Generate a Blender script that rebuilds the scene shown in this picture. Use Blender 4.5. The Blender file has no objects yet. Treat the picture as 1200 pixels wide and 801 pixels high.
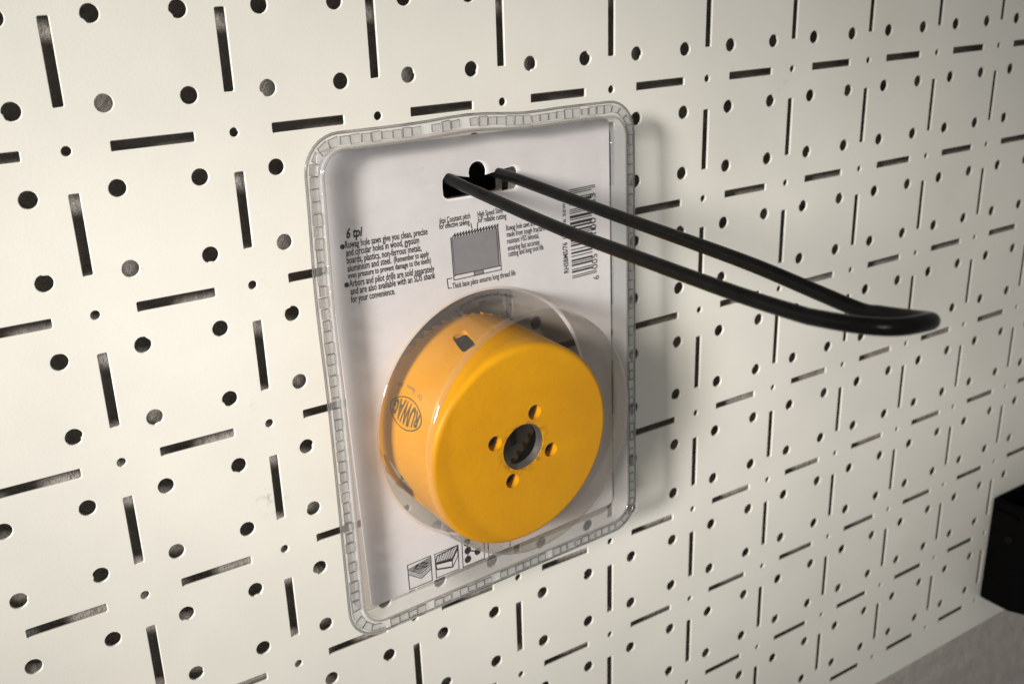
import bpy, bmesh, math, random
from mathutils import Matrix, Vector
from mathutils.geometry import tessellate_polygon
rnd = random.Random(7)
PI = math.pi
S = bpy.context.scene
C = S.collection
P = 0.05            # metres between two neighbouring small holes of the pegboard
Z0 = 1.45           # height of the reference hole on the wall

# ---------------------------------------------------------------- camera
# Board frame: x along the board, y up the board, z out of the board (in pitches)
R0 = ((0.8366494, -0.03034796, 0.54689742), (-0.21226559, -0.93840486, 0.27265297), (0.50493673, -0.34420245, -0.79155769))
CAM = Vector((-1.11048535, 0.95615386, 6.46466652)); FPX = 1216.63
Rc = Matrix(R0)
B2W = Matrix.Translation((0, 0, Z0)) @ Matrix.Rotation(PI / 2, 4, 'X')      # board frame (metres) to world

def b2w(x, y, z):
    return B2W @ Vector((x * P, y * P, z * P))

cam_d = bpy.data.cameras.new('camera'); cam = bpy.data.objects.new('camera', cam_d); C.objects.link(cam)
cam_d.sensor_width = 36.0; cam_d.lens = FPX / 1200 * 36.0
cam_d.clip_start = 0.01; cam_d.clip_end = 50
rot = Matrix((Rc[0], -Rc[1], -Rc[2])).transposed()
cam.matrix_world = Matrix.Translation(b2w(*CAM)) @ (B2W.to_3x3() @ rot).to_4x4()
cam_d.dof.use_dof = True; cam_d.dof.focus_distance = 0.335; cam_d.dof.aperture_fstop = 20
S.camera = cam

# ---------------------------------------------------------------- world and lamps
w = bpy.data.worlds.new('World'); S.world = w; w.use_nodes = True
bg = w.node_tree.nodes['Background']; bg.inputs['Color'].default_value = (1.0, 0.985, 0.93, 1); bg.inputs['Strength'].default_value = 0.28

def area(name, loc, target, size, size_y, power, color, spread=180):
    d = bpy.data.lights.new(name, 'AREA'); d.shape = 'RECTANGLE'; d.size = size; d.size_y = size_y
    d.energy = power; d.color = color; d.spread = math.radians(spread)
    o = bpy.data.objects.new(name, d); C.objects.link(o)
    o.location = loc; o.rotation_euler = (Vector(target) - Vector(loc)).to_track_quat('-Z', 'Y').to_euler()
    return o
KEY = area('left_lamp', (-1.12, -0.70, Z0 + 0.34), (0.09, 0.0, Z0 - 0.085), 0.28, 0.32, 0.76, (1.0, 0.955, 0.895), 16)  # lamp out of view on the left, beam narrowed so the corners darken
S.view_settings.view_transform = 'Standard'; S.view_settings.look = 'None'
S.view_settings.exposure = 0; S.view_settings.gamma = 1; S.view_settings.use_curve_mapping = False
S.render.engine = 'CYCLES'
S.cycles.use_denoising = True
S.cycles.transparent_max_bounces = 24; S.cycles.max_bounces = 12; S.cycles.transmission_bounces = 10
S.cycles.glossy_bounces = 6; S.cycles.diffuse_bounces = 5
S.cycles.caustics_reflective = False; S.cycles.caustics_refractive = False
S.cycles.sample_clamp_indirect = 6

# ---------------------------------------------------------------- materials
def new_mat(name):
    m = bpy.data.materials.new(name); m.use_nodes = True
    return m, m.node_tree.nodes, m.node_tree.links, m.node_tree.nodes['Principled BSDF']

def noise(N, L, scale, detail=3, rough=.5, coord='Object'):
    t = N.new('ShaderNodeTexCoord'); n = N.new('ShaderNodeTexNoise')
    n.inputs['Scale'].default_value = scale; n.inputs['Detail'].default_value = detail; n.inputs['Roughness'].default_value = rough
    L.new(t.outputs[coord], n.inputs['Vector']); return n

def ramp(N, L, src, a, b, c0, c1):
    r = N.new('ShaderNodeValToRGB'); r.color_ramp.elements[0].position = a; r.color_ramp.elements[1].position = b
    r.color_ramp.elements[0].color = (*c0, 1); r.color_ramp.elements[1].color = (*c1, 1)
    L.new(src, r.inputs[0]); return r

def bump(N, L, src, bsdf, strength, dist):
    b = N.new('ShaderNodeBump'); b.inputs['Strength'].default_value = strength; b.inputs['Distance'].default_value = dist
    L.new(src, b.inputs['Height']); L.new(b.outputs['Normal'], bsdf.inputs['Normal']); return b

def mix_rgb(N, L, fac, a, b, mode='MIX'):
    m = N.new('ShaderNodeMix'); m.data_type = 'RGBA'; m.blend_type = mode
    if isinstance(fac, (int, float)): m.inputs[0].default_value = fac
    else: L.new(fac, m.inputs[0])
    for k, v in ((6, a), (7, b)):
        if isinstance(v, tuple): m.inputs[k].default_value = (*v, 1)
        else: L.new(v, m.inputs[k])
    return m.outputs[2]

def mat_board():
    m, N, L, b = new_mat('powder_coated_steel')
    base = (0.70, 0.685, 0.635)
    n1 = noise(N, L, 9, 4, .6); r1 = ramp(N, L, n1.outputs[0], .35, .7, (0.91, .91, .905), (1.03, 1.03, 1.025))
    c = mix_rgb(N, L, 1.0, base, r1.outputs[0], 'MULTIPLY')
    n2 = noise(N, L, 70, 5, .65); r2 = ramp(N, L, n2.outputs[0], .64, .76, (0, 0, 0), (1, 1, 1))     # small grubby specks
    n3 = noise(N, L, 6, 2, .5); r3 = ramp(N, L, n3.outputs[0], .55, .75, (0, 0, 0), (.7, .7, .7))
    k = N.new('ShaderNodeMath'); k.operation = 'MULTIPLY'; L.new(r2.outputs[0], k.inputs[0]); L.new(r3.outputs[0], k.inputs[1])
    c = mix_rgb(N, L, k.outputs[0], c, (0.36, .34, .30))
    # a finger smudge near a hole
    t = N.new('ShaderNodeTexCoord'); g = N.new('ShaderNodeVectorMath'); g.operation = 'DISTANCE'
    L.new(t.outputs['Object'], g.inputs[0]); g.inputs[1].default_value = (0.95 * P, -2.57 * P, 0)
    r4 = ramp(N, L, g.outputs['Value'], 0.001, 0.007, (1, 1, 1), (0, 0, 0))
    n4 = noise(N, L, 420, 3, .6); r5 = ramp(N, L, n4.outputs[0], .52, .68, (0, 0, 0), (.55, .55, .55))
    k2 = N.new('ShaderNodeMath'); k2.operation = 'MULTIPLY'; L.new(r4.outputs[0], k2.inputs[0]); L.new(r5.outputs[0], k2.inputs[1])
    c = mix_rgb(N, L, k2.outputs[0], c, (0.16, .16, .15))
    L.new(c, b.inputs['Base Color'])
    b.inputs['Roughness'].default_value = .40; b.inputs['Specular IOR Level'].default_value = .45
    nb = noise(N, L, 900, 3, .6); bump(N, L, nb.outputs[0], b, .12, .0003)
    return m

def mat_simple(name, col, rough, metal=0.0, spec=.5, nscale=None, nstr=.1, ndist=.0002, var=None, vscale=60):
    m, N, L, b = new_mat(name)
    b.inputs['Base Color'].default_value = (*col, 1); b.inputs['Roughness'].default_value = rough
    b.inputs['Metallic'].default_value = metal; b.inputs['Specular IOR Level'].default_value = spec
    if var:
        n = noise(N, L, vscale, 4, .6); r = ramp(N, L, n.outputs[0], .3, .72, var, col); L.new(r.outputs[0], b.inputs['Base Color'])
    if nscale:
        n = noise(N, L, nscale, 4, .6); bump(N, L, n.outputs[0], b, nstr, ndist)
    return m

def mat_sheet(name, tint, rough, gain=1.6, haze=0.0, hcol=(.72, .70, .68), rip=(130, .25)):
    """clear thin plastic sheet: straight-through light and a Fresnel reflection"""
    m = bpy.data.materials.new(name); m.use_nodes = True; N, L = m.node_tree.nodes, m.node_tree.links
    N.remove(N['Principled BSDF']); out = N['Material Output']
    lw = N.new('ShaderNodeLayerWeight'); lw.inputs['Blend'].default_value = .5
    pw = N.new('ShaderNodeMath'); pw.operation = 'POWER'; L.new(lw.outputs['Facing'], pw.inputs[0]); pw.inputs[1].default_value = 4.0
    mu = N.new('ShaderNodeMath'); mu.operation = 'MULTIPLY_ADD'; mu.use_clamp = True; L.new(pw.outputs[0], mu.inputs[0])
    mu.inputs[1].default_value = .85; mu.inputs[2].default_value = .04 * gain
    tr = N.new('ShaderNodeBsdfTransparent'); tr.inputs[0].default_value = (*tint, 1)
    gl = N.new('ShaderNodeBsdfGlossy'); gl.inputs['Roughness'].default_value = rough
    n = noise(N, L, rip[0], 2, .5); bp = N.new('ShaderNodeBump'); bp.inputs['Strength'].default_value = rip[1]; bp.inputs['Distance'].default_value = .0008
    L.new(n.outputs[0], bp.inputs['Height']); L.new(bp.outputs[0], gl.inputs['Normal']); L.new(bp.outputs[0], lw.inputs['Normal'])
    mx = N.new('ShaderNodeMixShader'); L.new(mu.outputs[0], mx.inputs[0]); L.new(tr.outputs[0], mx.inputs[1]); L.new(gl.outputs[0], mx.inputs[2])
    last = mx.outputs[0]
    if haze:
        df = N.new('ShaderNodeBsdfDiffuse'); df.inputs[0].default_value = (*hcol, 1)
        m2 = N.new('ShaderNodeMixShader'); m2.inputs[0].default_value = haze
        L.new(last, m2.inputs[1]); L.new(df.outputs[0], m2.inputs[2]); last = m2.outputs[0]
    L.new(last, out.inputs[0]); return m

def mat_glass(name, col, rough):
    m, N, L, b = new_mat(name)
    b.inputs['Base Color'].default_value = (*col, 1); b.inputs['Roughness'].default_value = rough
    b.inputs['Transmission Weight'].default_value = 1; b.inputs['IOR'].default_value = 1.46
    return m

def mat_yellow():
    m, N, L, b = new_mat('yellow_enamel')
    n = noise(N, L, 45, 5, .6); r = ramp(N, L, n.outputs[0], .3, .7, (.60, .268, .0008), (.66, .312, .0010)); c = r.outputs[0]
    n2 = noise(N, L, 260, 4, .7); r2 = ramp(N, L, n2.outputs[0], .68, .74, (0, 0, 0), (.5, .5, .5))
    c = mix_rgb(N, L, r2.outputs[0], c, (.52, .20, .0012))
    n5 = noise(N, L, 900, 4, .7); r5 = ramp(N, L, n5.outputs[0], .69, .73, (0, 0, 0), (.8, .8, .8)); c = mix_rgb(N, L, r5.outputs[0], c, (.16, .085, .02))      # pin-prick chips
    t = N.new('ShaderNodeTexCoord'); sx = N.new('ShaderNodeVectorMath'); sx.operation = 'MULTIPLY'; sx.inputs[1].default_value = (1, 1, 0); L.new(t.outputs['Object'], sx.inputs[0])
    ln = N.new('ShaderNodeVectorMath'); ln.operation = 'LENGTH'; L.new(sx.outputs[0], ln.inputs[0])
    r6 = ramp(N, L, ln.outputs['Value'], .0086, .0112, (.75, .75, .75), (0, 0, 0)); n6 = noise(N, L, 420, 4, .7); r7 = ramp(N, L, n6.outputs[0], .45, .62, (0, 0, 0), (1, 1, 1))
    k = N.new('ShaderNodeMath'); k.operation = 'MULTIPLY'; L.new(r6.outputs[0], k.inputs[0]); L.new(r7.outputs[0], k.inputs[1])
    c = mix_rgb(N, L, k.outputs[0], c, (.10, .06, .02)); L.new(c, b.inputs['Base Color'])
    b.inputs['Roughness'].default_value = .42; b.inputs['Specular IOR Level'].default_value = .22
    n3 = noise(N, L, 500, 3, .6); bump(N, L, n3.outputs[0], b, .22, .0004); return m

def mat_plaster():
    m, N, L, b = new_mat('rough_plaster')
    n = noise(N, L, 90, 6, .7); r = ramp(N, L, n.outputs[0], .3, .75, (.34, .31, .285), (.49, .455, .425)); L.new(r.outputs[0], b.inputs['Base Color'])
    b.inputs['Roughness'].default_value = .9; bump(N, L, n.outputs[0], b, .7, .004); return m

def mat_card():
    m, N, L, b = new_mat('white_card')
    n = noise(N, L, 38, 5, .65); r = ramp(N, L, n.outputs[0], .32, .62, (.74, .71, .715), (.83, .80, .81)); c = r.outputs[0]
    n2 = noise(N, L, 150, 5, .7); r2 = ramp(N, L, n2.outputs[0], .66, .74, (0, 0, 0), (.36, .36, .36))
    c = mix_rgb(N, L, r2.outputs[0], c, (.42, .40, .40)); L.new(c, b.inputs['Base Color'])
    b.inputs['Roughness'].default_value = .55; return m

M = {}
M['board'] = mat_board()
M['plaster'] = mat_plaster()
M['card'] = mat_card()
M['ink'] = mat_simple('black_ink', (.018, .016, .018), .6)
M['grey_ink'] = mat_simple('grey_ink', (.28, .27, .28), .6, var=(.25, .24, .25), vscale=300)
M['worn_ink'] = mat_simple('worn_ink', (.16, .085, .012), .5, var=(.05, .034, .014), vscale=330)
M['mid_ink'] = mat_simple('mid_ink', (.12, .115, .12), .6)
M['paper'] = mat_simple('paper_white', (.70, .675, .675), .6)
M['yellow'] = mat_yellow()
M['steel'] = mat_simple('bare_steel', (.30, .285, .27), .38, .9, nscale=300, var=(.16, .15, .14), vscale=200)
M['inner'] = mat_simple('dull_inner_steel', (.22, .19, .165), .5, .6, nscale=300, var=(.12, .105, .09), vscale=120)
M['wire'] = mat_simple('black_coated_wire', (.0025, .0025, .0024), .27, 0, .09, nscale=900, nstr=.18, ndist=.0004, var=(.006, .0058, .0055), vscale=160)
M['bin'] = mat_simple('black_plastic', (.0015, .0015, .0015), .55, 0, .06, nscale=600, nstr=.15)
M['sheet'] = mat_sheet('clear_plastic_sheet', (.955, .955, .955), .05)
M['dome'] = mat_sheet('clear_dome_plastic', (.95, .945, .94), .05, .6)
M['domewall'] = mat_sheet('veiled_dome_plastic', (.86, .825, .78), .10, 1.2, .035, (.75, .70, .62))  # tint and haze stand in for dark and bright reflections on the wall
M['crease'] = mat_sheet('creased_plastic', (.40, .40, .41), .1, 1.5, .06)
M['rim'] = mat_sheet('dome_rim_plastic', (.84, .82, .80), .06, 3.0, .05, (.75, .72, .68), (90, .15))
M['back'] = mat_sheet('shade_tinted_back_plastic', (.66, .62, .58), .12, 1.6, .09)  # dark tint stands in for shade on the board seen through it
M['flange'] = mat_sheet('clear_flange_plastic', (.90, .90, .91), .05, 2.2, .20, (.8, .8, .81), (330, .9))
M['tray'] = mat_sheet('hazy_tray_plastic', (.93, .93, .94), .05, 1.9, .25, (.62, .62, .63), (300, .8))
M['glass'] = mat_glass('clear_plastic_ridge', (.93, .93, .94), .06)
M['edge'] = mat_glass('clear_plastic_edge', (.55, .55, .56), .1)

# ---------------------------------------------------------------- mesh helpers
def mesh_obj(name, verts, faces, mat, parent=None, smooth=False, angle=None):
    me = bpy.data.meshes.new(name); me.from_pydata([tuple(v) for v in verts], [], faces); me.update()
    return link(name, me, mat, parent, smooth, angle)

def link(name, me, mat, parent=None, smooth=False, angle=None):
    if mat and not me.materials: me.materials.append(mat)
    o = bpy.data.objects.new(name, me); C.objects.link(o)
    if parent: o.parent = parent
    if smooth or angle:
        for p in me.polygons: p.use_smooth = True
        if angle: me.set_sharp_from_angle(angle=math.radians(angle))
    return o

def bm_obj(name, bm, mat, parent=None, smooth=False, angle=None):
    bmesh.ops.recalc_face_normals(bm, faces=bm.faces)
    me = bpy.data.meshes.new(name); bm.to_mesh(me); bm.free()
    return link(name, me, mat, parent, smooth, angle)

def tag(o, label, cat, group=None):
    o['label'] = label; o['category'] = cat
    if group: o['group'] = group
    return o

def empty(name, mw):
    o = bpy.data.objects.new(name, None); C.objects.link(o); o.matrix_world = mw; o.empty_display_size = .01; return o

def box(bm, x0, x1, y0, y1, z0, z1):
    v = [bm.verts.new((x, y, z)) for z in (z0, z1) for y in (y0, y1) for x in (x0, x1)]
    for f in ((0, 2, 3, 1), (4, 5, 7, 6), (0, 1, 5, 4), (2, 6, 7, 3), (0, 4, 6, 2), (1, 3, 7, 5)): bm.faces.new([v[i] for i in f])

def tube(path, r, segs=16, closed=False, caps=True):
    """round tube along a list of points"""
    pts = [Vector(p) for p in path]; n = len(pts); vs = []; fs = []; up = None
    for i, p in enumerate(pts):
        a = pts[(i - 1) % n] if (closed or i > 0) else pts[i]; b = pts[(i + 1) % n] if (closed or i < n - 1) else pts[i]
        t = (b - a).normalized()
        if up is None:
            up = Vector((0, 0, 1)) if abs(t.z) < .9 else Vector((0, 1, 0))
        up = (up - t * up.dot(t)).normalized(); s = t.cross(up)
        for k in range(segs):
            an = 2 * PI * k / segs; vs.append(p + (up * math.cos(an) + s * math.sin(an)) * r)
    for i in range(n if closed else n - 1):
        for k in range(segs):
            j = (i + 1) % n
            fs.append((i * segs + k, i * segs + (k + 1) % segs, j * segs + (k + 1) % segs, j * segs + k))
    if caps and not closed:
        fs.append(tuple(range(segs))[::-1]); fs.append(tuple((n - 1) * segs + k for k in range(segs)))
    return vs, fs

def fill_holes(outer, holes):
    """triangles of a polygon with holes; points are 2-D"""
    polys = [[Vector((x, y, 0)) for x, y in outer]] + [[Vector((x, y, 0)) for x, y in h] for h in holes]
    tris = tessellate_polygon(polys); pts = [tuple(v) for pl in polys for v in pl]
    return pts, [tuple(t) for t in tris]

# ---------------------------------------------------------------- the wall behind
WZ = -0.18
bm = bmesh.new(); box(bm, -9 * P, 20 * P, -17 * P, 9 * P, (WZ - .6) * P, WZ * P)
wall = bm_obj('wall', bm, M['plaster']); wall.matrix_world = B2W; wall['kind'] = 'structure'

# ---------------------------------------------------------------- the pegboard
def ring(cx, cy, r, n, burr):
    ph = rnd.random(); out = []; b = rnd.randrange(n) if burr else -9
    for k in range(n):
        a = 2 * PI * (k + ph) / n; q = r * (1 + rnd.uniform(-.012, .012))
        if k in (b, b + 1): q *= rnd.uniform(.82, .93)
        out.append((cx + q * math.cos(a), cy + q * math.sin(a)))
    return out

def slot(cx, cy, hx, hy, c=.008):
    out = []
    for sx, sy, a0 in ((1, 1, 0), (-1, 1, 90), (-1, -1, 180), (1, -1, 270)):
        for a in (0, 45, 90):
            t = math.radians(a0 + a); out.append((cx + sx * (hx - c) + c * math.cos(t) + rnd.uniform(-.001, .001), cy + sy * (hy - c) + c * math.sin(t) + rnd.uniform(-.001, .001)))
    return out

BX0, BX1, BY0, BY1 = -3.875, 13.125, -7.415, 3.125
TH = .017
def build_board():
    V = []; F = []
    def tile(x0, x1, y0, y1, holes):
        # every hole: a chamfered rim and a wall through the sheet
        outer = [(x0, y0), (x1, y0), (x1, y1), (x0, y1)]; ch = .004
        big = []
        for h in holes:
            cx = sum(p[0] for p in h) / len(h); cy = sum(p[1] for p in h) / len(h)
            n = len(h); g = []
            for i in range(n):
                ax, ay = h[i - 1]; bx, by = h[(i + 1) % n]; tx, ty = bx - ax, by - ay; l = math.hypot(tx, ty) or 1
                g.append((h[i][0] + ty / l * ch, h[i][1] - tx / l * ch))
            big.append(g)
        for loops, z, flip in ((big, 0.0, False), (holes, -TH, True)):
            pts, tris = fill_holes(outer, loops); o = len(V)
            V.extend((x, y, z) for x, y, _ in pts)
            for t in tris:
                a, b, c = (pts[i] for i in t)
                up = (b[0] - a[0]) * (c[1] - a[1]) - (b[1] - a[1]) * (c[0] - a[0]) > 0
                F.append(tuple(o + i for i in (t if up != flip else t[::-1])))
        for g, h in zip(big, holes):
            o = len(V); n = len(h)
            V.extend((x, y, 0.0) for x, y in g); V.extend((x, y, -ch) for x, y in h); V.extend((x, y, -TH) for x, y in h)
            for s in (0, n):
                for i in range(n):
                    j = (i + 1) % n; F.append((o + s + i, o + s + n + i, o + s + n + j, o + s + j))
    for j in range(3, -8, -1):
        for k in range(-3, 14):
            hs = [slot(k - .5, j, .25, .031)]
            hs.append(ring(k, j, .030, 12, rnd.random() < .3))
            y0 = j - .875
            if j > -7:
                hs.append(slot(k, j - .5, .031, .25))
                for dx in (.75, .25):
                    for dy in (.25, .75): hs.append(ring(k - dx, j - dy, .0535, 22, rnd.random() < .4))
            else: y0 = BY0
            tile(k - .875, k + .125, y0, j + .125, hs)
    V[:] = [(x * P, y * P, z * P) for x, y, z in V]
    me = bpy.data.meshes.new('perforated_sheet'); me.from_pydata(V, [], F); me.update()
    bm = bmesh.new(); bm.from_mesh(me); bmesh.ops.remove_doubles(bm, verts=bm.verts, dist=1e-7); bm.to_mesh(me); bm.free()
    return me
root = empty('pegboard', B2W)
tag(root, 'off white perforated metal pegboard with round holes and slots on the plaster wall', 'pegboard')
link('perforated_sheet', build_board(), M['board'], root)
e = .002
for nm, (x0, x1, y0, y1) in (('bottom', (BX0, BX1, BY0 - .03, BY0)), ('top', (BX0, BX1, BY1, BY1 + .03)), ('left', (BX0 - .03, BX0, BY0 - .03, BY1 + .03)), ('right', (BX1, BX1 + .03, BY0 - .03, BY1 + .03))):
    bm = bmesh.new(); box(bm, x0 * P, x1 * P, y0 * P, y1 * P, WZ * P, -e * P)
    bm_obj('folded_edge', bm, M['board'], root)

# ---------------------------------------------------------------- the wire hook
hook = empty('pegboard_hook', B2W)
tag(hook, 'black double wire hook with a looped tip sticking out of the pegboard', 'hook')
def bez(p0, p1, p2, p3, n):
    out = []
    for i in range(n):
        t = i / n; u = 1 - t
        out.append(tuple(u ** 3 * a + 3 * u * u * t * b + 3 * u * t * t * c + t ** 3 * d for a, b, c, d in zip(p0, p1, p2, p3)))
    return out
ws = [(2.305, -.385, .02), (2.305, -.400, .25), (2.305, -.427, .55), (2.305, -.470, 1.1), (2.305, -.512, 1.7), (2.305, -.527, 2.2), (2.305, -.545, 2.8), (2.305, -.553, 3.2), (2.305, -.549, 3.5)]
ws += bez((2.305, -.545, 3.56), (2.305, -.512, 3.88), (2.36, -.500, 3.955), (2.48, -.508, 3.955), 14)
ws += bez((2.49, -.509, 3.955), (2.66, -.520, 3.955), (2.725, -.575, 3.88), (2.725, -.620, 3.50), 14)
ws += [(2.725, -.621, 3.48), (2.725, -.595, 3.2), (2.725, -.556, 2.8), (2.725, -.528, 2.3), (2.725, -.500, 1.7), (2.725, -.468, 1.1), (2.725, -.438, .55), (2.725, -.428, .25), (2.725, -.385, .02)]
def smooth_path(pts, sub=4):
    out = []; n = len(pts); q = [Vector(p) for p in pts]
    for i in range(n - 1):
        a, b, c, d = q[max(i - 1, 0)], q[i], q[i + 1], q[min(i + 2, n - 1)]
        for k in range(sub):
            t = k / sub; out.append(.5 * ((2 * b) + (c - a) * t + (2 * a - 5 * b + 4 * c - d) * t * t + (3 * b - a - 3 * c + d) * t ** 3))
    out.append(q[-1]); return out
vs, fs = tube([p * P for p in smooth_path(ws)], .0385 * P, 20)
mesh_obj('bent_wire', vs, fs, M['wire'], hook, smooth=True, angle=50)
bm = bmesh.new(); box(bm, 2.17 * P, 2.89 * P, -.62 * P, -.335 * P, .004 * P, .05 * P)
bmesh.ops.bevel(bm, geom=bm.edges[:], offset=.012 * P, segments=2, affect='EDGES')
bm_obj('mounting_plate', bm, M['wire'], hook)
for x in (2.25, 2.75):
    vs, fs = tube([(x * P, -.38 * P, .02 * P), (x * P, -.30 * P, .035 * P), (x * P, -.25 * P, .01 * P), (x * P, -.25 * P, -.08 * P), (x * P, -.22 * P, -.115 * P), (x * P, -.12 * P, -.12 * P)], .042 * P, 12)
    mesh_obj('peg', vs, fs, M['wire'], hook, smooth=True, angle=50)

# ---------------------------------------------------------------- the blister pack
PC = Vector((2.53522573, -1.74606825, .55)); W2, H2 = 2.70304754 / 2, 3.4770502 / 2
a = (-0.03940924, 0.07699651, -0.01544406)
Rp = Matrix.Rotation(a[0], 3, 'X') @ Matrix.Rotation(a[1], 3, 'Y') @ Matrix.Rotation(a[2], 3, 'Z')
PACK = B2W @ Matrix.Translation(PC * P) @ Rp.to_4x4()
HC = -.13                                            # card plane, behind the sealed border
def ray_local(u, v):
    d = Rc.transposed() @ Vector(((u - 600) / FPX, (v - 400.5) / FPX, 1)); return Rp.transposed() @ d, Rp.transposed() @ (CAM - PC)
def card_at(u, v, h=HC):
    """point of the card where it shows at this place of the photograph"""
    d, o = ray_local(u, v); t = (h - o.z) / d.z; q = o + d * t; return Vector((q.x, q.y))

def sink(u, v, h0=-.09):
    # outlines were measured for a card 0.09 behind the border: carry them along the sight lines to the card's real depth
    o = Rp.transposed() @ (CAM - PC); k = (HC - o.z) / (h0 - o.z); return (o.x + (u - o.x) * k, o.y + (v - o.y) * k)
pack = empty('blister_pack', PACK)
tag(pack, 'clear plastic blister pack with printed white card and round dome hanging on the black hook', 'package')

def warp(u, v):
    # the border is a little buckled above the hanger hole
    g = max(0, (v - .9) / .85)
    return u - .012 * math.exp(-((v - .75) / .5) ** 2) * max(0, -u), v + g * (.022 * math.exp(-((u + .16) / .30) ** 2) - .010 * math.exp(-((u - .35) / .2) ** 2))

def rrect(inset, rad, n=8, m=14):
    """points of a rounded rectangle inset from the pack's outline"""
    hx, hy, r = W2 - inset, H2 - inset, max(rad - inset * .8, .05); out = []
    cs = ((hx - r, hy - r, 0), (-hx + r, hy - r, 90), (-hx + r, -hy + r, 180), (hx - r, -hy + r, 270))
    for i, (cx, cy, a0) in enumerate(cs):
        for k in range(n + 1):
            t = math.radians(a0 + 90 * k / n); out.append((cx + r * math.cos(t), cy + r * math.sin(t)))
        nx, ny, b0 = cs[(i + 1) % 4]; t = math.radians(a0 + 90)
        ax, ay = cx + r * math.cos(t), cy + r * math.sin(t); bx, by = nx + r * math.cos(t), ny + r * math.sin(t)
        for k in range(1, m): out.append((ax + (bx - ax) * k / m, ay + (by - ay) * k / m))
    return [warp(*p) for p in out]

DC = (-.012, -.420)                                  # dome centre
def circle(c, r, n=96): return [(c[0] + r * math.cos(2 * PI * k / n), c[1] + r * math.sin(2 * PI * k / n)) for k in range(n)]
def hanger(off=0.0):
    # wide slot with a round notch in the middle of its upper side
    pts = []; cy, hh = 1.287, .080 + off; sk = -.008
    def add(x, y): pts.append(sink(x, y + sk * x))
    for k in range(9):
        t = math.radians(-90 - 180 * k / 8); r = .045 + off * .5
        sx = -.322 + r - off; yy = cy + (hh - r) * (1 if math.sin(t) > 0.01 else -1 if math.sin(t) < -.01 else 0); add(sx + r * math.cos(t), yy + r * math.sin(t))
    for k in range(11):
        t = math.radians(200 - 220 * k / 10); r = .074 + off; add(-.03 + r * math.cos(t), 1.360 + r * math.sin(t))
    for k in range(9):
        t = math.radians(90 - 180 * k / 8); r = .045 + off * .5
        sx = .312 - r + off; yy = cy + (hh - r) * (1 if math.sin(t) > 0.01 else -1 if math.sin(t) < -.01 else 0); add(sx + r * math.cos(t), yy + r * math.sin(t))
    return pts
RAD = .24
def lathe(prof, c, n=96):
    V = []; F = []
    for r, h in prof:
        if r <= 1e-6: V.append((c[0], c[1], h)); continue
        V.extend((c[0] + r * math.cos(2 * PI * k / n), c[1] + r * math.sin(2 * PI * k / n), h) for k in range(n))
    o = 0
    for i in range(len(prof) - 1):
        a1 = prof[i][0] <= 1e-6; b1 = prof[i + 1][0] <= 1e-6; na = 1 if a1 else n
        for k in range(n):
            j = (k + 1) % n
            if b1: F.append((o + k, o + j, o + na))
            elif a1: F.append((o, o + na + j, o + na + k))
            else: F.append((o + k, o + j, o + na + j, o + na + k))
        o += na
    return V, F
def scale_v(V): return [(x * P, y * P, z * P) for x, y, z in V]

def loft(rings):
    V = []; F = []
    for pts, h in rings: V.extend((x, y, h) for x, y in pts)
    n = len(rings[0][0])
    for i in range(len(rings) - 1):
        for k in range(n): j = (k + 1) % n; F.append((i * n + k, i * n + j, (i + 1) * n + j, (i + 1) * n + k))
    return V, F

# tray wall between sealed border and card (front shell), floor with hole for dome and hanger
HF = HC + .006
V, F = loft([(rrect(.082, RAD), .004), (rrect(.092, RAD), .022), (rrect(.104, RAD), .027), (rrect(.109, RAD), .018), (rrect(.111, RAD), -.03), (rrect(.113, RAD), HF + .015), (rrect(.116, RAD), HF + .003), (rrect(.121, RAD), HF)])
shell = mesh_obj('front_shell', scale_v(V), F, M['tray'], pack, smooth=True, angle=70)
pts, tris = fill_holes(rrect(.121, RAD), [circle(DC, .952), hanger(.012)])
mesh_obj('front_film', [(x * P, y * P, HF * P) for x, y, _ in pts], tris, M['sheet'], shell)
# flat sealed border
V, F = loft([(rrect(0, RAD), 0), (rrect(.045, RAD), .001), (rrect(.082, RAD), .004)])
mesh_obj('sealed_border', scale_v(V), F, M['flange'], pack, smooth=True)
vs, fs = tube([(x * P, y * P, -.002 * P) for x, y in rrect(0, RAD)], .0095 * P, 8, closed=True)
mesh_obj('cut_edge', vs, fs, M['edge'], pack, smooth=True)
vs, fs = tube([(x * P, y * P, .024 * P) for x, y in rrect(.1, RAD)], .0085 * P, 8, closed=True)
mesh_obj('raised_ridge', vs, fs, M['rim'], pack, smooth=True)
# round dome
prof = [(.952, HF), (.944, HF + .004), (.940, HF + .012), (.937, HF + .04), (.893, .395)]
V, F = lathe(prof, DC, 128); dome = mesh_obj('dome_wall', scale_v(V), F, M['domewall'], shell, smooth=True, angle=60)
V, F = lathe([(.893, .395), (.8915, .408), (.888, .420), (.882, .430), (.873, .436), (.860, .438)], DC, 128); mesh_obj('dome_rim', scale_v(V), F, M['rim'], shell, smooth=True)
V, F = lathe([(.860, .438), (.4, .438), (0, .438)], DC, 128); mesh_obj('dome_front', scale_v(V), F, M['dome'], shell, smooth=True)
# rear shell: film behind the card and a shallow cup for the teeth
pts, tris = fill_holes(rrect(.10, RAD), [circle(DC, .952), hanger(.012)])
HB = HC - .016
back = mesh_obj('back_shell', [(x * P, y * P, HB * P) for x, y, _ in pts], tris, M['back'], pack)
V, F = lathe([(.952, HB), (.938, HB - .01), (.93, HB - .04), (.905, -.46), (.89, -.482), (.86, -.488), (.4, -.488), (0, -.488)], DC, 96)
mesh_obj('rear_cup', scale_v(V), F, M['back'], back, smooth=True, angle=60)
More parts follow.
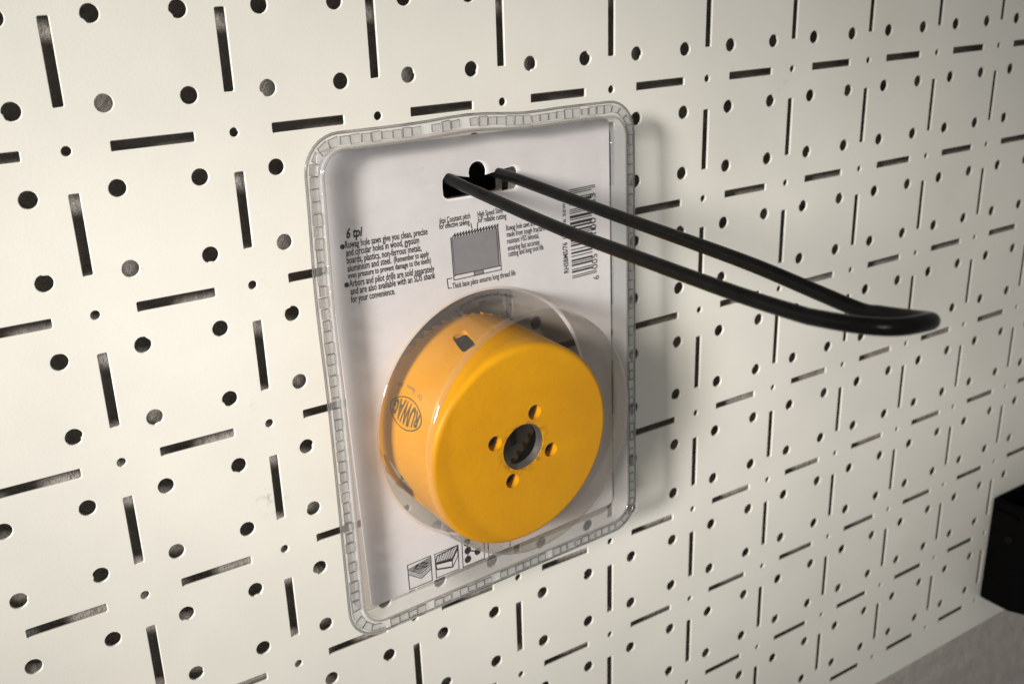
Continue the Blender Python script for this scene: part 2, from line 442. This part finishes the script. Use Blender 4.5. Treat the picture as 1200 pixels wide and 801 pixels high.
# crimp marks pressed into the border, one by one
def crimp_mesh():
    bm = bmesh.new(); a_, b_ = .0375, .033
    q = [bm.verts.new((sx * a_ * P, sy * b_ * P, 0.0015 * P)) for sx, sy in ((-1, -1), (1, -1), (1, 1), (-1, 1))]
    t = [bm.verts.new((sx * (a_ - .0045) * P, sy * (b_ - .0045) * P, .016 * P)) for sx, sy in ((-1, -1), (1, -1), (1, 1), (-1, 1))]
    bm.faces.new(q[::-1]); bm.faces.new(t)
    for i in range(4): j = (i + 1) % 4; bm.faces.new((q[i], q[j], t[j], t[i]))
    me = bpy.data.meshes.new('crimp'); bmesh.ops.recalc_face_normals(bm, faces=bm.faces); bm.to_mesh(me); bm.free(); me.materials.append(M['sheet']); me.materials.append(M['crease'])
    for p in me.polygons: p.material_index = 0 if abs(p.normal.z) > .9 else 1
    return me
cm = crimp_mesh()
path = rrect(.047, RAD, 10, 60); L_ = [0]
for i in range(len(path)): x0, y0 = path[i]; x1, y1 = path[(i + 1) % len(path)]; L_.append(L_[-1] + math.hypot(x1 - x0, y1 - y0))
NC = 156; i = 0
for k in range(NC):
    s = L_[-1] * (k + .5) / NC
    while L_[i + 1] < s: i += 1
    x0, y0 = path[i]; x1, y1 = path[(i + 1) % len(path)]; t = (s - L_[i]) / (L_[i + 1] - L_[i])
    if rnd.random() < .04: continue
    o = bpy.data.objects.new('crimp', cm); C.objects.link(o); o.parent = pack
    o.location = ((x0 + (x1 - x0) * t) * P, (y0 + (y1 - y0) * t) * P, .003 * P)
    o.rotation_euler = (rnd.uniform(-.05, .05), rnd.uniform(-.05, .05), math.atan2(y1 - y0, x1 - x0) + rnd.uniform(-.06, .06))
    o.scale = (rnd.uniform(.86, 1.06), rnd.uniform(.72, 1.05), rnd.uniform(.5, 1.2))

# the card
CQ = [sink(*q) for q in ((-1.228, 1.618), (1.188, 1.612), (1.182, -1.540), (-1.128, -1.590))]
CQ = [(max(-1.226, min(1.226, u)), max(-1.613, min(1.613, v))) for u, v in CQ]
def card_outline(n=6, r=.045):
    out = []
    for i in range(4):
        p = Vector(CQ[i]); a_ = (Vector(CQ[i - 1]) - p).normalized(); b_ = (Vector(CQ[(i + 1) % 4]) - p).normalized()
        for k in range(n + 1):
            t = k / n; u = 1 - t; q = (p + a_ * r) * u * u + p * 2 * u * t + (p + b_ * r) * t * t; out.append((q.x, q.y))
    return out
outer = card_outline(); holes = [circle(DC, .93), hanger()]
pts, tris = fill_holes(outer, holes); V = [(x, y, HC - .003) for x, y, _ in pts]; nb = len(V); F = list(tris)
V += [(x, y, HC - .012) for x, y, _ in pts]; F += [tuple(nb + i for i in t[::-1]) for t in tris]
o = 0
for lp in [outer] + holes:
    n = len(lp)
    for k in range(n): j = (k + 1) % n; F.append((o + k, o + j, nb + o + j, nb + o + k))
    o += n
card = mesh_obj('backing_card', scale_v(V), F, M['card'], pack)

# ---------------------------------------------------------------- print on the card
HI = HC - .0015
def text_mesh(txt, bold=0.0, shear=0.0):
    cu = bpy.data.curves.new('t', 'FONT'); cu.body = txt; cu.size = 1; cu.offset = bold; cu.shear = shear; cu.resolution_u = 2
    ob = bpy.data.objects.new('t', cu); C.objects.link(ob)
    dg = bpy.context.evaluated_depsgraph_get(); me = bpy.data.meshes.new_from_object(ob.evaluated_get(dg))
    bpy.data.objects.remove(ob); bpy.data.curves.remove(cu); return me
def text_line(txt, p0, p1, cap, bold=.012, shear=0, mat='ink', name='text_line', h=HI):
    """p0, p1: pixels of the baseline's two ends; cap: height of a capital in pitches"""
    a_ = card_at(*p0); b_ = card_at(*p1); me = text_mesh(txt, bold, shear)
    xs = [v.co.x for v in me.vertices]; x0, x1 = min(xs), max(xs); d = b_ - a_; l = d.length; d = d / l; n = Vector((-d.y, d.x)); sc = cap / .70
    for v in me.vertices:
        q = a_ + d * ((v.co.x - x0) / (x1 - x0) * l) + n * (v.co.y * sc); v.co = (q.x * P, q.y * P, h * P)
    me.materials.clear(); return link(name, me, M[mat], card)
def poly(name, px, mat, h=HI):
    return mesh_obj(name, [((q := card_at(*p)).x * P, q.y * P, h * P) for p in px], [tuple(range(len(px)))[::-1]], M[mat], card)
def strokes(name, segs, wdt, mat='ink', h=HI):
    V = []; F = []
    for p0, p1 in segs:
        a_ = card_at(*p0); b_ = card_at(*p1); d = (b_ - a_).normalized(); n = Vector((-d.y, d.x)) * wdt / 2; o = len(V)
        for q in (a_ - n - d * wdt * .4, b_ - n + d * wdt * .4, b_ + n + d * wdt * .4, a_ + n - d * wdt * .4): V.append((q.x * P, q.y * P, h * P))
        F.append((o, o + 1, o + 2, o + 3))
    return mesh_obj(name, V, F, M[mat], card)
def dot(name, c, r, h=HI, mat='ink'):
    q = card_at(*c); return mesh_obj(name, [((q.x + r * math.cos(2 * PI * k / 16)) * P, (q.y + r * math.sin(2 * PI * k / 16)) * P, h * P) for k in range(16)], [tuple(range(16))], M[mat], card)

CP = .047
text_line('6 tpi', (406.2, 279.3), (425.2, 276.2), .062, .03, .22)
for t, p0, p1, c_, b_ in (
    ('Ruwag hole saws give you clean, precise', (404.9, 291.1), (501.2, 274.6), CP, .015),
    ('and circular holes in wood, gypsum', (405.9, 300.4), (491.4, 284.7), CP, .015),
    ('boards, plastics, non-ferrous metals,', (406.7, 309.2), (494.2, 293.9), CP, .015),
    ('aluminium and steel.', (407.5, 318.7), (458.8, 308.6), CP, .015),
    ('(Remember to apply', (461.6, 308.0), (502.8, 300.3), CP * .86, .016),
    ('even pressure to prevent damage to the teeth)', (408.3, 326.6), (505.2, 308.0), CP * .86, .016),
    ('Arbors and pilot drills are sold separately', (409.5, 336.3), (509.2, 318.1), CP, .015),
    ('and are also available with an SDS shank', (411.1, 345.4), (510.4, 325.8), CP, .015),
    ('for your convenience.', (411.6, 354.7), (463.2, 344.5), CP, .015),
    ('6tpi Constant pitch', (515.3, 262.4), (551.2, 255.8), .041, .012),
    ('for effective sawing', (514.9, 268.8), (550.5, 262.9), .041, .012),
    ('High Speed Steel', (559.9, 254.6), (589, 249), .041, .012),
    ('for reliable cutting', (560.1, 261.3), (593.6, 255.8), .041, .012),
    ('Ruwag hole saws are', (593.4, 270.4), (627, 264.2), .041, .012),
    ('made from tough fracture', (594, 277.9), (638.5, 270.0), .041, .012),
    ('resistant HSS bimetal,', (594.5, 285.7), (631.8, 278.7), .041, .012),
    ('ensuring fast accurate', (595.1, 293.8), (632.4, 286.4), .041, .012),
    ('cutting and long tool life.', (596, 300.8), (637.8, 291.9), .041, .012),
    ('Thick base plate ensures long thread life', (530.4, 338.4), (604.2, 322.2), .041, .012)):
    text_line(t, p0, p1, c_, b_)
dot('bullet', (401.4, 289.2), .017); dot('bullet', (406.4, 333.8), .017)
# diagram of the saw
def lerp(p, q, t): return (p[0] + (q[0] - p[0]) * t, p[1] + (q[1] - p[1]) * t)
TL, TR, BRq, BLq = (529.7, 279.2), (583.3, 267.2), (586.0, 311.6), (532.9, 322.7)
poly('diagram_panel', [TL, TR, BRq, BLq], 'grey_ink')
seg = []
for k in range(16):
    a_ = lerp(TL, TR, k / 16); b_ = lerp(TL, TR, (k + 1) / 16); tip = (b_[0] + .3, b_[1] - 4.8); seg += [(a_, tip), (tip, b_)]
strokes('diagram_teeth', seg, .0075)
strokes('diagram_outline', [((528.2, 278.7), (532.2, 328.2)), (TL, (533.4, 323.5)), ((583.4, 263.8), (587.8, 315.9)), ((581.6, 267.5), (585.2, 311.8)), ((532.9, 322.7), (587.2, 311.3)), ((532.2, 328.2), (587.8, 315.9)),
                            ((555.6, 318), (556.2, 323)), ((566.2, 315.8), (566.8, 320.6)), ((529.7, 325.9), (524, 327)), ((524, 327), (525.5, 337.8)), ((525.5, 337.8), (529.2, 337.4)), ((551.8, 261.6), (553.2, 268)), ((559.6, 261.2), (559.5, 267.6))], .0065)
poly('diagram_thread', [(555.6, 318), (566.2, 315.8), (566.8, 320.6), (556.2, 323)], 'grey_ink', HI - .0004)
# bar code running up the card, its number and the article number beside it
b0, b1 = (670.9, 326.6), (666.6, 222.6); c0, c1 = (694.9, 320.6), (693.2, 216.9); g0, g1 = (699.4, 319.0), (697.4, 216.0)
pat = []; pr_ = random.Random(3); bars = []; pos = 0; tot = 95
bits = [1, 0, 1] + [0] * 42 + [0, 1, 0, 1, 0] + [0] * 42 + [1, 0, 1]
LC = ['0001101', '0011001', '0010011', '0111101', '0100011', '0110001', '0101111', '0111011', '0110111', '0001011']
for d_, digs, inv in ((3, (0, 0, 5, 1, 0, 7), 0), (50, (1, 0, 0, 6, 5, 3), 1)):
    for q, dg_ in enumerate(digs):
        for z, ch in enumerate(LC[dg_]): bits[d_ + q * 7 + z] = int(ch) ^ inv
k = 0
while k < 95:
    if bits[k]:
        e_ = k
        while e_ < 95 and bits[e_]: e_ += 1
        t0, t1 = k / 95, e_ / 95; gd = k < 3 or k > 91 or 45 <= k <= 49; r0, r1 = (g0, g1) if gd else (c0, c1)
        poly('barcode_bar', [lerp(b0, b1, t1), lerp(r0, r1, t1), lerp(r0, r1, t0), lerp(b0, b1, t0)], 'ink'); k = e_
    else: k += 1
text_line('6', (702.0, 326.6), (701.9, 321.9), .058, .004)
text_line('005', (700.6, 314.2), (699.9, 296.5), .058, .004)
text_line('100', (699.0, 273.5), (698.2, 254.2), .058, .004)
text_line('53', (698.3, 239.0), (697.9, 225.5), .058, .004)
text_line('RHSBMS/76', (666.6, 319.2), (664.6, 283.6), .045, .02)
text_line('( hole saw', (664.2, 279.5), (662.6, 237.5), .045, .002)
# pictograms of materials along the foot of the card
def quad(tl, tr, br, bl):
    return lambda x, y: lerp(lerp(tl, tr, x), lerp(bl, br, x), y)
icons = [((477.5, 662.2), (504.7, 650.8), (506.7, 679.7), (480.3, 690.5)), ((509.5, 649.2), (536.7, 638.3), (538, 666.2), (511.7, 676.9)), ((541.3, 635.8), (567.0, 625.5), (567.9, 653.7), (542.8, 664.4)), ((571.3, 623.6), (597, 613), (598, 641), (572.8, 651.6))]
for n_, ic in enumerate(icons):
    q = quad(*ic); fr = [(q(0, 0), q(1, 0)), (q(1, 0), q(1, 1)), (q(1, 1), q(0, 1)), (q(0, 1), q(0, 0))]
    strokes('pictogram_frame', fr, .0065)
    if n_ < 2:
        top = [q(.02, .20), q(.48, .0 if n_ == 0 else .04), q(.98, .03 if n_ == 0 else .06), q(.55, .48 if n_ == 0 else .46)]
        if n_ == 0: top = [q(.02, .16), q(.96, .03), q(.97, .32), q(.52, .50)]
        else: top = [q(.10, .10), q(.98, .02), q(.72, .46), q(.02, .36)]
        poly('pictogram_top', top, 'grey_ink' if n_ == 0 else 'paper')
        if n_ == 0:
            poly('pictogram_side', [q(.02, .18), q(.52, .52), q(.54, .76), q(.03, .42)], 'mid_ink', HI + .0004)
            poly('pictogram_side', [q(.54, .52), q(.97, .34), q(.97, .55), q(.55, .76)], 'mid_ink', HI + .0004)
            strokes('pictogram_lines', [(q(.03, .26), q(.53, .60)), (q(.03, .34), q(.53, .68)), (q(.55, .60), q(.96, .41)), (q(.55, .68), q(.96, .48))], .008, 'paper', HI + .0008)
            sg = []
            for k in range(26):
                x = pr_.uniform(.15, .8); y = pr_.uniform(.14, .36); sg.append((q(x, y), q(min(x + pr_.uniform(.05, .14), .95), y - pr_.uniform(-.01, .03))))
            strokes('pictogram_grain', sg, .006, 'ink', HI + .0008)
        else:
            strokes('pictogram_lines', [(lerp(top[0], top[1], k / 7), lerp(top[3], top[2], k / 7)) for k in range(8)] + [(top[0], top[1]), (top[3], top[2])], .011)
            poly('pictogram_side', [q(.02, .38), q(.72, .48), q(.72, .56), q(.02, .46)], 'ink', HI + .0004)
            poly('pictogram_side', [q(.73, .48), q(.98, .08), q(.98, .17), q(.73, .57)], 'ink', HI + .0004)
            poly('pictogram_side', [q(.04, .62), q(.73, .78), q(.73, .84), q(.04, .68)], 'ink', HI + .0004)
            poly('pictogram_side', [q(.74, .78), q(.98, .40), q(.98, .46), q(.74, .84)], 'ink', HI + .0004)
            strokes('pictogram_edges', [(q(.02, .46), q(.04, .64)), (q(.98, .17), q(.98, .42)), (q(.73, .57), q(.73, .8))], .007)
    elif n_ == 2:
        dots = [(.22, .06), (.25, .40), (.70, .60), (.24, .76)]
        for x, y in dots: dot('pictogram_dot', q(x, y), .030)
        strokes('pictogram_lines', [(q(*dots[0]), q(*dots[1])), (q(*dots[1]), q(*dots[2])), (q(*dots[1]), q(*dots[3]))], .010)

# ---------------------------------------------------------------- the hole saw
SC = Vector((2.4875, -2.2494, .932))                  # centre of the saw's front plate, board frame
saw = empty('hole_saw', B2W @ Matrix.Translation(SC * P) @ Matrix.Rotation(.0336, 4, 'X') @ Matrix.Rotation(.0302, 4, 'Y') @ Matrix.Translation((0, 0, -.372 * P)))
tag(saw, 'yellow cup shaped hole saw inside the clear dome of the blister pack', 'hole saw')
RS, HFc, HR = .757, .372, -.365; fl = .046; wt = .034; pt = .075
prof = [(RS, HR)]
for k in range(9): prof.append((RS, HR + (HFc - fl - HR) * (k + 1) / 9))
for k in range(1, 7):
    t = PI / 2 * k / 6; prof.append((RS - fl + fl * math.cos(t), HFc - fl + fl * math.sin(t)))
PIN = [math.radians(x) for x in (67.9, 157.9, 247.9, 337.9)]
NS = 120; RB = .174; RPN = .056
inner = [(RS - wt - .03, HFc - pt), (RS - wt, HFc - pt - .03)] + [(RS - wt, HFc - pt - .03 + (HR - HFc + pt + .03) * (k + 1) / 6) for k in range(6)]
V, F = lathe(prof, (0, 0), NS); o = len(V)
V2, F2 = lathe(inner, (0, 0), NS); V += V2; F += [tuple(o + i for i in f[::-1]) for f in F2]
a_, b_ = (len(prof) - len(prof)) * NS, o + (len(inner) - 1) * NS
F += [(k, b_ + k, b_ + (k + 1) % NS, (k + 1) % NS) for k in range(NS)]
bores = [circle((0, 0), RB, 48)] + [circle((.2595 * math.cos(t), .2595 * math.sin(t)), RPN, 24) for t in PIN]
for rad, h, flip in ((RS - fl, HFc, False), (RS - wt - .03, HFc - pt, True)):
    pts, tris = fill_holes(circle((0, 0), rad, NS), bores); o = len(V); V += [(x, y, h) for x, y, _ in pts]
    for t in tris:
        p0, p1, p2 = (pts[i] for i in t); up = (p1[0] - p0[0]) * (p2[1] - p0[1]) - (p1[1] - p0[1]) * (p2[0] - p0[0]) > 0
        F.append(tuple(o + i for i in (t if up != flip else t[::-1])))
for lp in bores:
    o = len(V); n = len(lp); V += [(x, y, HFc) for x, y in lp] + [(x, y, HFc - pt) for x, y in lp]
    F += [(o + k, o + n + k, o + n + (k + 1) % n, o + (k + 1) % n) for k in range(n)]
bmc = bmesh.new(); tmp = bpy.data.meshes.new('tmp'); tmp.from_pydata(scale_v(V), [], F); bmc.from_mesh(tmp)
bmesh.ops.remove_doubles(bmc, verts=bmc.verts, dist=2e-7)
cup = bm_obj('cup', bmc, M['yellow'], saw)
# cutters: the side windows
cut = bmesh.new()
def prism(bm, loop0, loop1):
    a_ = [bm.verts.new(p) for p in loop0]; b_ = [bm.verts.new(p) for p in loop1]; n_ = len(a_)
    bm.faces.new(a_[::-1]); bm.faces.new(b_)
    for i in range(n_): j = (i + 1) % n_; bm.faces.new((a_[i], a_[j], b_[j], b_[i]))
def window(tc, hc, dt, dh, slant):
    l0, l1 = [], []; c_ = .35
    for sx, sy, a0 in ((1, 1, 0), (-1, 1, 90), (-1, -1, 180), (1, -1, 270)):
        for a1 in (0, 30, 60, 90):
            t = math.radians(a0 + a1); x = sx * (1 - c_) + c_ * math.cos(t); y = sy * (1 - c_) + c_ * math.sin(t)
            th = math.radians(tc + dt * x + slant * y); hh = hc + dh * y
            l0.append(((RS - .1) * math.cos(th) * P, (RS - .1) * math.sin(th) * P, hh * P)); l1.append(((RS + .06) * math.cos(th) * P, (RS + .06) * math.sin(th) * P, hh * P))
    prism(cut, l0, l1)
window(106.5, -.03, 4.6, .125, 2.5)
window(204, -.16, 11, .17, 6.0)
window(300, -.10, 8, .14, 3.0)
window(20, -.10, 8, .14, 3.0)
bmesh.ops.recalc_face_normals(cut, faces=cut.faces)
cme = bpy.data.meshes.new('cut'); cut.to_mesh(cme); cut.free(); co = bpy.data.objects.new('cut', cme); C.objects.link(co); co.parent = saw
bpy.context.view_layer.update()
md = cup.modifiers.new('b', 'BOOLEAN'); md.object = co; md.operation = 'DIFFERENCE'; md.solver = 'EXACT'
bpy.context.view_layer.update()
dg = bpy.context.evaluated_depsgraph_get(); me2 = bpy.data.meshes.new_from_object(cup.evaluated_get(dg))
cup.modifiers.clear(); cup.data = me2; me2.name = 'cup'
if not me2.materials: me2.materials.append(M['yellow'])
me2.materials.append(M['inner'])
for p in me2.polygons:
    p.use_smooth = abs(p.normal.z) < .97
    c_ = p.center / P; rr = math.hypot(c_.x, c_.y)
    if (rr < RS - wt * .6 and c_.z < HFc - pt * .9): p.material_index = 1
me2.set_sharp_from_angle(angle=math.radians(40))
bpy.data.objects.remove(co)
# threaded bore
V = []; F = []; n = 48; turns = 9; st = 8
prof = [(.172 - (.010 if i % 2 else 0), HFc - .012 - i * .007) for i in range(10)]
V, F = lathe(prof, (0, 0), 48); mesh_obj('threaded_bore', scale_v(V), F, M['steel'], saw, smooth=True, angle=30)
# row of teeth
nt = 56; V = []; F = []
for k in range(nt):
    t0 = 2 * PI * k / nt; dt = 2 * PI / nt
    for r in (RS + (.004 if k % 2 else -.001), RS - wt - .002):
        for f_, h in ((0, HR + .001), (1, HR + .001), (.92, HR - .055), (.66, HR - .055), (.34, HR - .006)):
            V.append((r * math.cos(t0 + dt * f_), r * math.sin(t0 + dt * f_), h))
    o = k * 10
    F += [(o, o + 1, o + 2, o + 3, o + 4), (o + 9, o + 8, o + 7, o + 6, o + 5), (o + 1, o + 6, o + 7, o + 2), (o + 2, o + 7, o + 8, o + 3), (o + 3, o + 8, o + 9, o + 4), (o + 4, o + 9, o + 5, o)]
mesh_obj('tooth_rim', scale_v(V), F, M['yellow'], saw)
# oval maker's mark on the side, read from the front edge to the teeth
def on_side(s, t, r=RS + .0012):
    th = math.radians(t); return (r * math.cos(th) * P, r * math.sin(th) * P, s * P)
OC, OT, OA, OB = -.045, 157.0, .215, 8.3          # centre along axis and in degrees, half sizes
def lens(x): return max(0, 1 - abs(x) ** 2.0) ** .8
V = []; F = []
nn = 64
for k in range(nn):
    t = 2 * PI * k / nn
    for g in (1.0, .925):
        x = math.cos(t); V.append(on_side(OC + OA * g * x, OT + OB * g * math.sin(t) * (1 - .15 * x * x)))
for k in range(nn): j = (k + 1) % nn; F.append((2 * k, 2 * j, 2 * j + 1, 2 * k + 1))
mesh_obj('mark_outline', V, F, M['worn_ink'], saw)
me = text_mesh('RUWAG', .045); xs = [v.co.x for v in me.vertices]; x0, x1 = min(xs), max(xs)
bmt = bmesh.new(); bmt.from_mesh(me); bmesh.ops.subdivide_edges(bmt, edges=bmt.edges[:], cuts=1); bmt.to_mesh(me); bmt.free()
for v in me.vertices:
    x = (v.co.x - x0) / (x1 - x0) * 2 - 1; y = (v.co.y / .72 - .5) * 2
    env = 1 - .5 * x * x; v.co = on_side(OC - x * OA * .80, OT + y * OB * .70 * env)
me.materials.clear(); link('mark_lettering', me, M['worn_ink'], saw)
me = text_mesh('CV   76mm   SW', .0); xs = [v.co.x for v in me.vertices]; x0, x1 = min(xs), max(xs)
for v in me.vertices:
    x = (v.co.x - x0) / (x1 - x0) * 2 - 1; v.co = on_side(-.10 - x * .17, 144.4 + 1.6 * x * x + (v.co.y / .72 - .5) * 2.3)
me.materials.clear(); link('size_lettering', me, M['mid_ink'], saw)

# ---------------------------------------------------------------- black bin at the board's end
binr = empty('storage_bin', B2W @ Matrix.Translation((10.08 * P, -6.98 * P, 0)))
tag(binr, 'black plastic storage bin clipped to the pegboard beside its lower corner', 'bin')
def bin_body():
    plan = [(0, .004), (0, .40), (.10, .60), (.34, .72), (2.2, .72), (2.44, .60), (2.54, .40), (2.54, .004)]; hgt = 1.46; bm = bmesh.new()
    def inset(p, d): cx, cz = 1.27, .36; return (p[0] + (d if p[0] < cx else -d), p[1] + (d if p[1] < cz else -d))
    o0 = [bm.verts.new((x * P, 0, z * P)) for x, z in plan]; o1 = [bm.verts.new((x * P, hgt * P, z * P)) for x, z in plan]
    i1 = [bm.verts.new((inset(q, .05)[0] * P, hgt * P, inset(q, .05)[1] * P)) for q in plan]; i0 = [bm.verts.new((inset(q, .05)[0] * P, .06 * P, inset(q, .05)[1] * P)) for q in plan]
    n_ = len(plan)
    for A_, B_ in ((o0, o1), (o1, i1), (i1, i0)):
        for k in range(n_): j = (k + 1) % n_; bm.faces.new((A_[k], A_[j], B_[j], B_[k]))
    bm.faces.new(o0); bm.faces.new(i0)
    bmesh.ops.recalc_face_normals(bm, faces=bm.faces); bmesh.ops.bevel(bm, geom=bm.edges[:], offset=.018 * P, segments=2, affect='EDGES'); return bm
bm_obj('bin_body', bin_body(), M['bin'], binr)
bm = bmesh.new(); box(bm, -.028 * P, .01 * P, 1.28 * P, 1.34 * P, .05 * P, .38 * P); bmesh.ops.bevel(bm, geom=bm.edges[:], offset=.010 * P, segments=2, affect='EDGES'); bm_obj('side_ridge', bm, M['bin'], binr)
V, F = lathe([(.05, -.004), (.05, .014), (.038, .022), (0, .022)], (0, 0), 20)
rv = mesh_obj('rivet', scale_v(V), F, M['wire'], binr, smooth=True, angle=40); rv.rotation_euler = (0, -PI / 2, 0); rv.location = (0, .98 * P, .28 * P)
